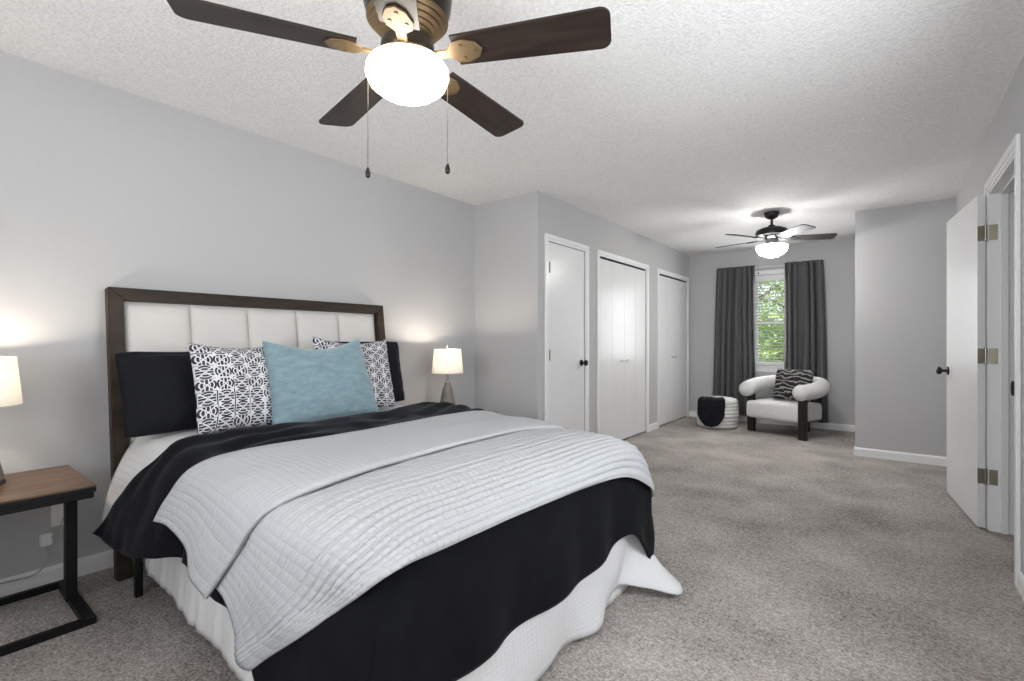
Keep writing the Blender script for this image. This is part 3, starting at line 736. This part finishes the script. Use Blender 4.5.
# ------------------------------------------------------------------ pillows
def pillow(name, label, cat, mat, w, h, th, base, tilt, yaw=0, roll=0, ears=.05, seed=0, flange=0, group=None, dip=0, taper=0):
    """base: world position of the middle of the bottom edge (front side); leans back by tilt"""
    n = 34; bm = B(); uvl = bm.loops.layers.uv.new('UVMap')
    def pt(i, j, s):
        u = i/n*2-1; v = j/n*2-1
        e = ears
        x = w/2*u*(1-e*(1-abs(v)**2.2)); z = h/2*v*(1-e*(1-abs(u)**2.2))-dip*(1-u*u)*max(0, v)**2
        cc = (abs(u)*abs(v))**6; x -= .011*cc*(1 if u > 0 else -1); z -= .011*cc*(1 if v > 0 else -1)
        x *= 1-taper*v
        uf, vf = min(1, abs(u)/(1-flange)), min(1, abs(v)/(1-flange))
        k = ((1-uf**2.6)*(1-vf**2.6))
        t = th/2*max(0, k)**.42
        t *= 1+.10*nz((u*1.5, v*1.5, s), 1, seed)
        t += .012*nz((u*3, v*3, s*2), 1, seed+1)*k**.5+.006*nz((u*8, v*8, s), 1, seed+2)*k**.3
        t = max(t, .0025)
        if flange: t += .006*s*nz((u*5, v*5, 0), 1, seed+3)*(uf == 1 or vf == 1)
        return Vector((x, -s*t, z+h/2))
    grids = {}
    for s in (1, -1):
        grids[s] = [[None]*(n+1) for _ in range(n+1)]
        for i in range(n+1):
            for j in range(n+1):
                if s == -1 and (i in (0, n) or j in (0, n)): grids[s][i][j] = grids[1][i][j]
                else: grids[s][i][j] = bm.verts.new(pt(i, j, s))
        g = grids[s]
        for i in range(n):
            for j in range(n):
                ids = ((i, j), (i+1, j), (i+1, j+1), (i, j+1))
                if s == -1: ids = ids[::-1]
                f = bm.faces.new([g[a][b] for a, b in ids]); f.smooth = True
                for lp, (a, b) in zip(f.loops, ids): lp[uvl].uv = (a/n, b/n)
    # local: width along x, front = -y, up z -> front faces world +x
    mt = Matrix.Rotation(PI/2+yaw, 4, 'Z') @ Matrix.Rotation(-tilt, 4, 'X') @ Matrix.Rotation(roll, 4, 'Y')
    o = obj(name, bm, mat, None); 
    for p in o.data.polygons: p.use_smooth = True
    o.matrix_world = Matrix.Translation(base) @ mt
    return tag(o, label, cat, group)
R = math.radians
pillow('pillow', 'black pillow standing at the near end of the headboard, left of the patterned pillow', 'pillow', 'black_cotton', .66, .42,   .17, (-2.70, .965, .705), R(20), R(3), 0, .04, 1, flange=.09, group='black bed pillows')
pillow('pillow', 'black pillow at the far end of the headboard next to the lit lamp', 'pillow', 'black_cotton', .62, .45, .15, (-2.78, 2.0, .705), R(11), R(0), 0, .03, 2, flange=.08, group='black bed pillows')
pillow('throw_pillow', 'black and white fan print pillow left of the blue pillow', 'pillow', 'print', .46, .46, .15, (-2.53, 1.095, .700), R(16), R(2), R(1), .07, 3, dip=.02, group='patterned throw pillows')
pillow('throw_pillow', 'black and white fan print pillow mostly behind the blue pillow', 'pillow', 'print', .54, .48, .14, (-2.57, 1.785, .715), R(17), R(-2), R(2), .08, 4, dip=.03, group='patterned throw pillows')
pillow('throw_pillow', 'pale blue velvet pillow in front of the two patterned pillows', 'pillow', 'velvet', .62, .50, .17, (-2.42, 1.49, .700), R(20), R(-3), R(-1.5), .07, 5, dip=.065, taper=.045)

# ------------------------------------------------------------------ nightstands
def nightstand(loc, label):
    t = thing('nightstand', label, 'nightstand', loc, 0, 'wood topped black metal nightstands')
    # local x: depth (0 wall side .. .52 front), y: 0 .. -.60
    D, Wd, Ht = .515, .60, .563
    obj('tabletop', box(B(), 0, D, -Wd, 0, Ht-.007, Ht, .001), 'tabletop', t)
    bm = B()
    box(bm, .0, D, -Wd, 0, Ht-.028, Ht-.0072, .003); box(bm, .006, D-.006, -Wd+.006, -.006, Ht-.052, Ht-.028, .003)
    obj('apron', bm, 'black_metal', t)
    for yy in (-.035, -Wd+.035):
        obj('leg', box(B(), D*.5-.025, D*.5+.025, yy-.019, yy+.019, .030, Ht-.052, .002), 'black_metal', t)
    for a in (0.0, D-.030): obj('foot_bar', box(B(), a+.003, a+.030, -Wd+.04, -.04, 0, .030, .002), 'black_metal', t)
    for yy in (0, -Wd+.036): obj('foot_bar', box(B(), .003, D, yy-.04, yy, 0, .030, .002), 'black_metal', t)
    return t
ns = nightstand((-3.055, .515, 0), 'wood topped black metal nightstand left of the bed')
copy_tree(ns, (-3.055, 3.07, 0), 0, 'wood topped black metal nightstand behind the bed, under the far lamp')

# table lamps
def table_lamp(loc, label):
    t = thing('table_lamp', label, 'lamp', loc, 0, 'bedside lamps with white drum shades')
    # faceted ceramic pyramid body
    bm = B()
    rings = [(.076, .018), (.074, .032), (.040, .200), (.026, .230)]
    vs = []
    for k, (r, z) in enumerate(rings):
        vs.append([bm.verts.new((r*math.cos(2*PI*(i+.5)/6), r*math.sin(2*PI*(i+.5)/6), z)) for i in range(6)])
    bm.faces.new(vs[0][::-1]); bm.faces.new(vs[-1])
    for a, b in zip(vs, vs[1:]):
        for i in range(6): bm.faces.new((a[i], a[(i+1) % 6], b[(i+1) % 6], b[i]))
    bmesh.ops.bevel(bm, geom=bm.edges[:], offset=.003, segments=2, affect='EDGES')
    obj('lamp_base', bm, 'ceramic', t)
    bm = B(); lathe(bm, [(.073, 0), (.077, .003), (.077, .018), (.069, .0185)], 6)
    o = obj('foot', bm, 'ceramic_dark', t); o['label'] = 'dark base band'; o.rotation_euler = (0, 0, PI/6)
    obj('neck', lathe(B(), [(.026, .229), (.028, .236), (.022, .250), (.010, .256), (.008, .325), (.013, .33), (.013, .365)], 20), 'ceramic', t, True, 40)
    # shade: open drum with thickness, spider and finial
    bm = B(); rb, rt, z0, z1, sg = .126, .108, .325, .517, 48
    prof = [(rb, z0), (rt, z1), (rt-.0025, z1), (rb-.0025, z0), (rb, z0)]
    lathe(bm, prof, sg, cap=False); bmesh.ops.remove_doubles(bm, verts=bm.verts[:], dist=1e-5)
    obj('lamp_shade', bm, 'shade', t, True, 40)
    bm = B(); lathe(bm, [(.002, .36), (.002, .522), (.002, .523)], 8)
    for k in range(3):
        a = 2*PI*k/3; tube(bm, [(0, 0, .515), (math.cos(a)*(rt-.002), math.sin(a)*(rt-.002), .515)], .0015, 6)
    obj('harp', bm, 'steel', t)
    obj('finial', lathe(B(), [(.004, .522), (.008, .527), (.006, .534), (.011, .542), (.010, .550), (.003, .556)], 16), 'steel', t, True)
    obj('bulb', lathe(B(), [(.012, .366), (.014, .40), (.028, .445), (.029, .462), (.020, .484), (.004, .492)], 20), 'bulb', t, True)
    return t
ta = table_lamp((-2.86, .215, .563), 'lit bedside lamp cut by the left edge, on the near nightstand')
tb = copy_tree(ta, (-2.80, 2.755, .563), .3, 'lit bedside lamp with faceted taupe base between the bed and corner')
for nm, (lx, ly) in (('near', (-2.86, .215)), ('far', (-2.80, 2.755))):
    lamp('lamp_bulb_light_'+nm, 'POINT', (lx, ly, .563+.468), (0, 0, 0), 46, (1, .88, .74), shadow_soft_size=.03)

# outlet, plug and cord by the near nightstand
op = thing('wall_outlet', 'white outlet plate behind the near nightstand leg', 'outlet', (XL, .502, .325))
obj('plate', box(B(), 0, .005, -.036, .036, -.058, .058, .002), 'plastic', op)
for sz in (-.040, .010): obj('socket', box(B(), .005, .0075, -.016, .016, sz, sz+.030, .002), 'plastic', op)
pa = thing('plug_adapter', 'pale plug adapter with grey cord drooping to the baseboard', 'plug', (XL+.006, .445, .225))
obj('plug', box(B(), .002, .038, -.022, .022, -.030, .026, .006), 'plastic', pa)
pts = spline([(.020, .0, -.03), (.022, .012, -.07), (.03, .0, -.11), (.035, -.04, -.145), (.03, -.11, -.148), (.03, -.22, -.14), (.028, -.34, -.13)], 40)
obj('cord', tube(B(), pts, .0035, 8), 'cord', pa)
pts = spline([(.03, .012, .0), (.05, .03, .03), (.045, .050, .065), (.03, .057, .085)], 20)
obj('cord', tube(B(), pts, .003, 8), 'cord', pa)

# ------------------------------------------------------------------ ceiling fans
def blade_outline(r0, r1, w0, w1, n=8):
    pts = [(r0, -w0/2)]
    c = .032
    for k in range(n+1):
        a = -PI/2+PI/2*k/n; pts.append((r1-c+c*math.cos(a), -w1/2+c+c*math.sin(a)))
    for k in range(n+1):
        a = PI/2*k/n; pts.append((r1-c+c*math.cos(a), w1/2-c+c*math.sin(a)))
    pts.append((r0, w0/2)); return pts
def blades(root, angles, z, r0, r1, w0, w1, pitch, mblade, miron, iron_in):
    for a in angles:
        mt = Matrix.Rotation(a, 4, 'Z') @ Matrix.Translation((0, 0, z)) @ Matrix.Rotation(pitch, 4, 'X')
        bm = prism(B(), blade_outline(r0, r1, w0, w1), -.0035, .0035)
        bl = obj('blade', bm, mblade, root); bl.matrix_local = mt
        bm = B()
        ol = [(iron_in, -.016), (r0-.02, -.014), (r0+.0, -.040), (r0+.035, -.046), (r0+.075, -.030), (r0+.092, 0), (r0+.075, .030), (r0+.035, .046), (r0, .040), (r0-.02, .014), (iron_in, .016)]
        prism(bm, ol, -.010, -.0036)
        bmesh.ops.bevel(bm, geom=bm.edges[:], offset=.0015, segments=1, affect='EDGES')
        for sx, sy in ((r0+.025, -.025), (r0+.025, .025), (r0+.065, 0)): lathe(bm, [(.006, -.0125), (.006, -.0095)], 10, (sx, sy, 0))
        obj('blade_iron', bm, miron, bl)
f1 = thing('ceiling_fan', 'large bronze ceiling fan with five dark blades and lit globe above the bed', 'ceiling fan', (-1.247, 1.045, H), 0, 'five bladed ceiling fans')
obj('canopy', lathe(B(), [(.080, 0), (.085, -.012), (.090, -.05), (.085, -.075)], 40), 'fan_bronze', f1, True, 40)
obj('motor_housing', lathe(B(), [(.085, -.072), (.120, -.085), (.140, -.115), (.145, -.16), (.140, -.20), (.128, -.235), (.118, -.252)], 48), 'fan_bronze', f1, True, 40)
bm = B(); prof = [(.118, -.250)]
rr = .130; zz = -.236
for k in range(5):
    prof += [(rr, zz), (rr+.002, zz-.006), (rr-.004, zz-.011)]; rr -= .012; zz -= .013
prof = [(.122, -.245)]+prof[1:]+[(.070, zz-.004), (.066, zz-.016)]
obj('grooved_collar', lathe(bm, prof, 48), 'fan_gold', f1, True, 30)
zb = -.366
obj('flywheel', lathe(B(), [(.066, -.30), (.085, -.318), (.088, -.345), (.082, -.358), (.060, -.362)], 40), 'fan_bronze', f1, True, 40)
obj('light_fitter', lathe(B(), [(.055, -.356), (.068, -.360), (.096, -.366), (.106, -.372), (.106, -.380), (.096, -.384)], 40), 'fan_gold', f1, True, 40)
obj('globe', lathe(B(), [(.100, -.380), (.122, -.388), (.133, -.406), (.134, -.424), (.122, -.452), (.094, -.474), (.056, -.487), (.018, -.491), (.004, -.4915)], 48), 'globe', f1, True)
ang0 = R(90)+YAW   # camera depth direction as seen in plan
def plan(deg): return R(deg)+YAW   # 0 = image right, 90 = away from the camera
blades(f1, [plan(-13.5+72*k) for k in range(5)], zb+.006, .165, .655, .118, .150, R(-11), 'blade', 'fan_gold', .070)
rx, ry = math.cos(YAW), math.sin(YAW)
for s, ln in ((-1, .325), (1, .312)):
    cx, cy = s*.131*rx-.02*ry*0, s*.131*ry
    p = obj('pull_chain', tube(B(), [(cx*.84, cy*.84, -.395), (cx*.98, cy*.98, -.402), (cx, cy, -.43), (cx, cy, -.40-ln)], .0010, 6), 'chain', f1)
    obj('pull_knob', lathe(B(), [(.002, 0), (.005, -.006), (.0085, -.020), (.0075, -.032), (.002, -.037)], 14, (cx, cy, -.395-ln)), 'black_knob', p, True)

f2 = thing('ceiling_fan', 'smaller black ceiling fan with downrod and lit bowl near the window', 'ceiling fan', (-.926, 5.46, H), 0, 'five bladed ceiling fans')
obj('canopy', lathe(B(), [(.070, 0), (.072, -.015), (.055, -.05), (.030, -.066), (.016, -.070)], 32), 'fan_black', f2, True, 40)
obj('downrod', lathe(B(), [(.012, -.065), (.012, -.125), (.030, -.128), (.034, -.145), (.045, -.152)], 20), 'fan_black', f2, True, 40)
obj('motor_housing', lathe(B(), [(.045, -.148), (.100, -.158), (.140, -.178), (.150, -.205), (.146, -.232), (.120, -.246), (.080, -.250)], 40), 'fan_black', f2, True, 40)
obj('switch_housing', lathe(B(), [(.085, -.249), (.080, -.262), (.070, -.275), (.055, -.285), (.058, -.310), (.085, -.318), (.118, -.324), (.118, -.332)], 36), 'steel', f2, True, 40)
obj('light_bowl', lathe(B(), [(.120, -.332), (.142, -.338), (.145, -.348), (.134, -.385), (.106, -.420), (.060, -.444), (.015, -.452), (.003, -.4525)], 40), 'globe_far', f2, True)
blades(f2, [plan(-14+72*k) for k in range(5)], -.268, .16, .57, .11, .135, R(-12), 'blade_grey', 'fan_black', .07)
p = obj('pull_chain', tube(B(), [(-.12*rx, -.12*ry, -.328), (-.135*rx, -.135*ry, -.36), (-.135*rx, -.135*ry, -.60)], .0014, 6), 'chain', f2)
obj('pull_knob', lathe(B(), [(.002, 0), (.007, -.012), (.006, -.024), (.002, -.028)], 12, (-.135*rx, -.135*ry, -.598)), 'black_knob', p, True)

# ------------------------------------------------------------------ armchair by the window
ch = thing('armchair', 'white boucle armchair with rolled curved arms and dark plank legs by the window', 'armchair', (-1.10, 6.5625, 0), R(-20))
def cushion(x0, x1, y0, y1, z0, z1, bev):
    bm = B(); box(bm, x0, x1, y0, y1, z0, z1, bev, 5)
    return bm
bm = B()
# seat: softly crowned block, a little deeper in the middle of the front
n = 24; vsT = []
def seat_pt(u, v, s):
    x = .338*u; y0 = -.035*(1-abs(u)**2)-.01; y = y0+(.60-y0)*(v+1)/2
    x *= 1-.04*max(0, v)
    return x, y
obj('seat', cushion(-.345, .330, -.03, .51, .182, .395, .05), 'boucle', ch, True, 60)
obj('seat_base', box(B(), -.24, .24, .14, .60, .160, .190), 'chair_leg', ch)
path = spline([(.332, -.02, .540), (.372, .14, .555), (.372, .34, .578), (.29, .53, .600), (.14, .625, .610), (0, .645, .612), (-.14, .625, .610), (-.29, .53, .600), (-.372, .34, .578), (-.372, .14, .555), (-.325, -.02, .535)], 60)
obj('backrest', tube(B(), path, .092, 24, True, True), 'boucle', ch, True)
def plank(x, y, w_, d_, z0, z1, rz):
    bm = B(); box(bm, -w_/2, w_/2, -d_/2, d_/2, z0, z1, .006)
    bm.transform(Matrix.Translation((x, y, 0)) @ Matrix.Rotation(rz, 4, 'Z')); return bm
obj('leg', plank(.350, -.005, .090, .050, 0, .47, R(8)), 'chair_leg', ch)
obj('leg', plank(-.325, .085, .090, .050, 0, .47, R(-8)), 'chair_leg', ch)
obj('leg', plank(.075, .60, .090, .055, 0, .53, 0), 'chair_leg', ch)
cp = pillow('throw_pillow', 'black and grey animal striped pillow on the white armchair', 'pillow', 'zebra', .44, .41, .19, (0, 0, 0), R(18), 0, 0, .05, 11)
cp.matrix_world = Matrix.Translation((-.955, 6.86, .400)) @ Matrix.Rotation(R(-14), 4, 'Z') @ Matrix.Rotation(R(-17), 4, 'X') @ Matrix.Rotation(R(1), 4, 'Y')

# pouf with a dark throw
pf = thing('pouf', 'round white ribbed pouf on the carpet left of the armchair', 'pouf', (-1.80, 6.775, 0))
prof = [(.02, .001), (.20, .0), (.235, .012)]
for k in range(8):
    z0 = .02+.043*k; bulge = .252+.012*math.sin(PI*(k+.5)/8)
    prof += [(bulge-.008, z0), (bulge, z0+.012), (bulge, z0+.030), (bulge-.008, z0+.042)]
prof += [(.232, .378), (.20, .388), (.10, .392), (.01, .393)]
obj('body', lathe(B(), prof, 56), 'boucle', pf, True)
# throw draped over the rim
th0 = -PI/2+YAW*.0
rows = []
def rim(a, z, r): return (-1.80+r*math.cos(a), 6.775+r*math.sin(a), z)
aC = math.atan2(-6.775, 1.80)-R(18)     # towards the camera, turned to the left
for r, z, sp in ((.10, .400, 1.0), (.17, .400, .80), (.235, .397, .70), (.277, .372, .66), (.286, .28, .64), (.290, .18, .60), (.290, .09, .50), (.288, .035, .36)):
    rows.append([rim(aC+sp*s, z+(.03*abs(s)**2 if z < .15 else 0), r) for s in (-1, -.6, -.2, .2, .6, 1)])
g = loft(rows, 40, 40, lambda u, v, p: .011*math.sin(v*19+3*u+2*nz(p, 4, 2))*min(1, u*1.5)+.006*nz(p, 14, 3))
tag(grid_obj('throw_blanket', g, 'black_cotton', None, .005, 0), 'black throw blanket draped over the white ribbed pouf', 'blanket')
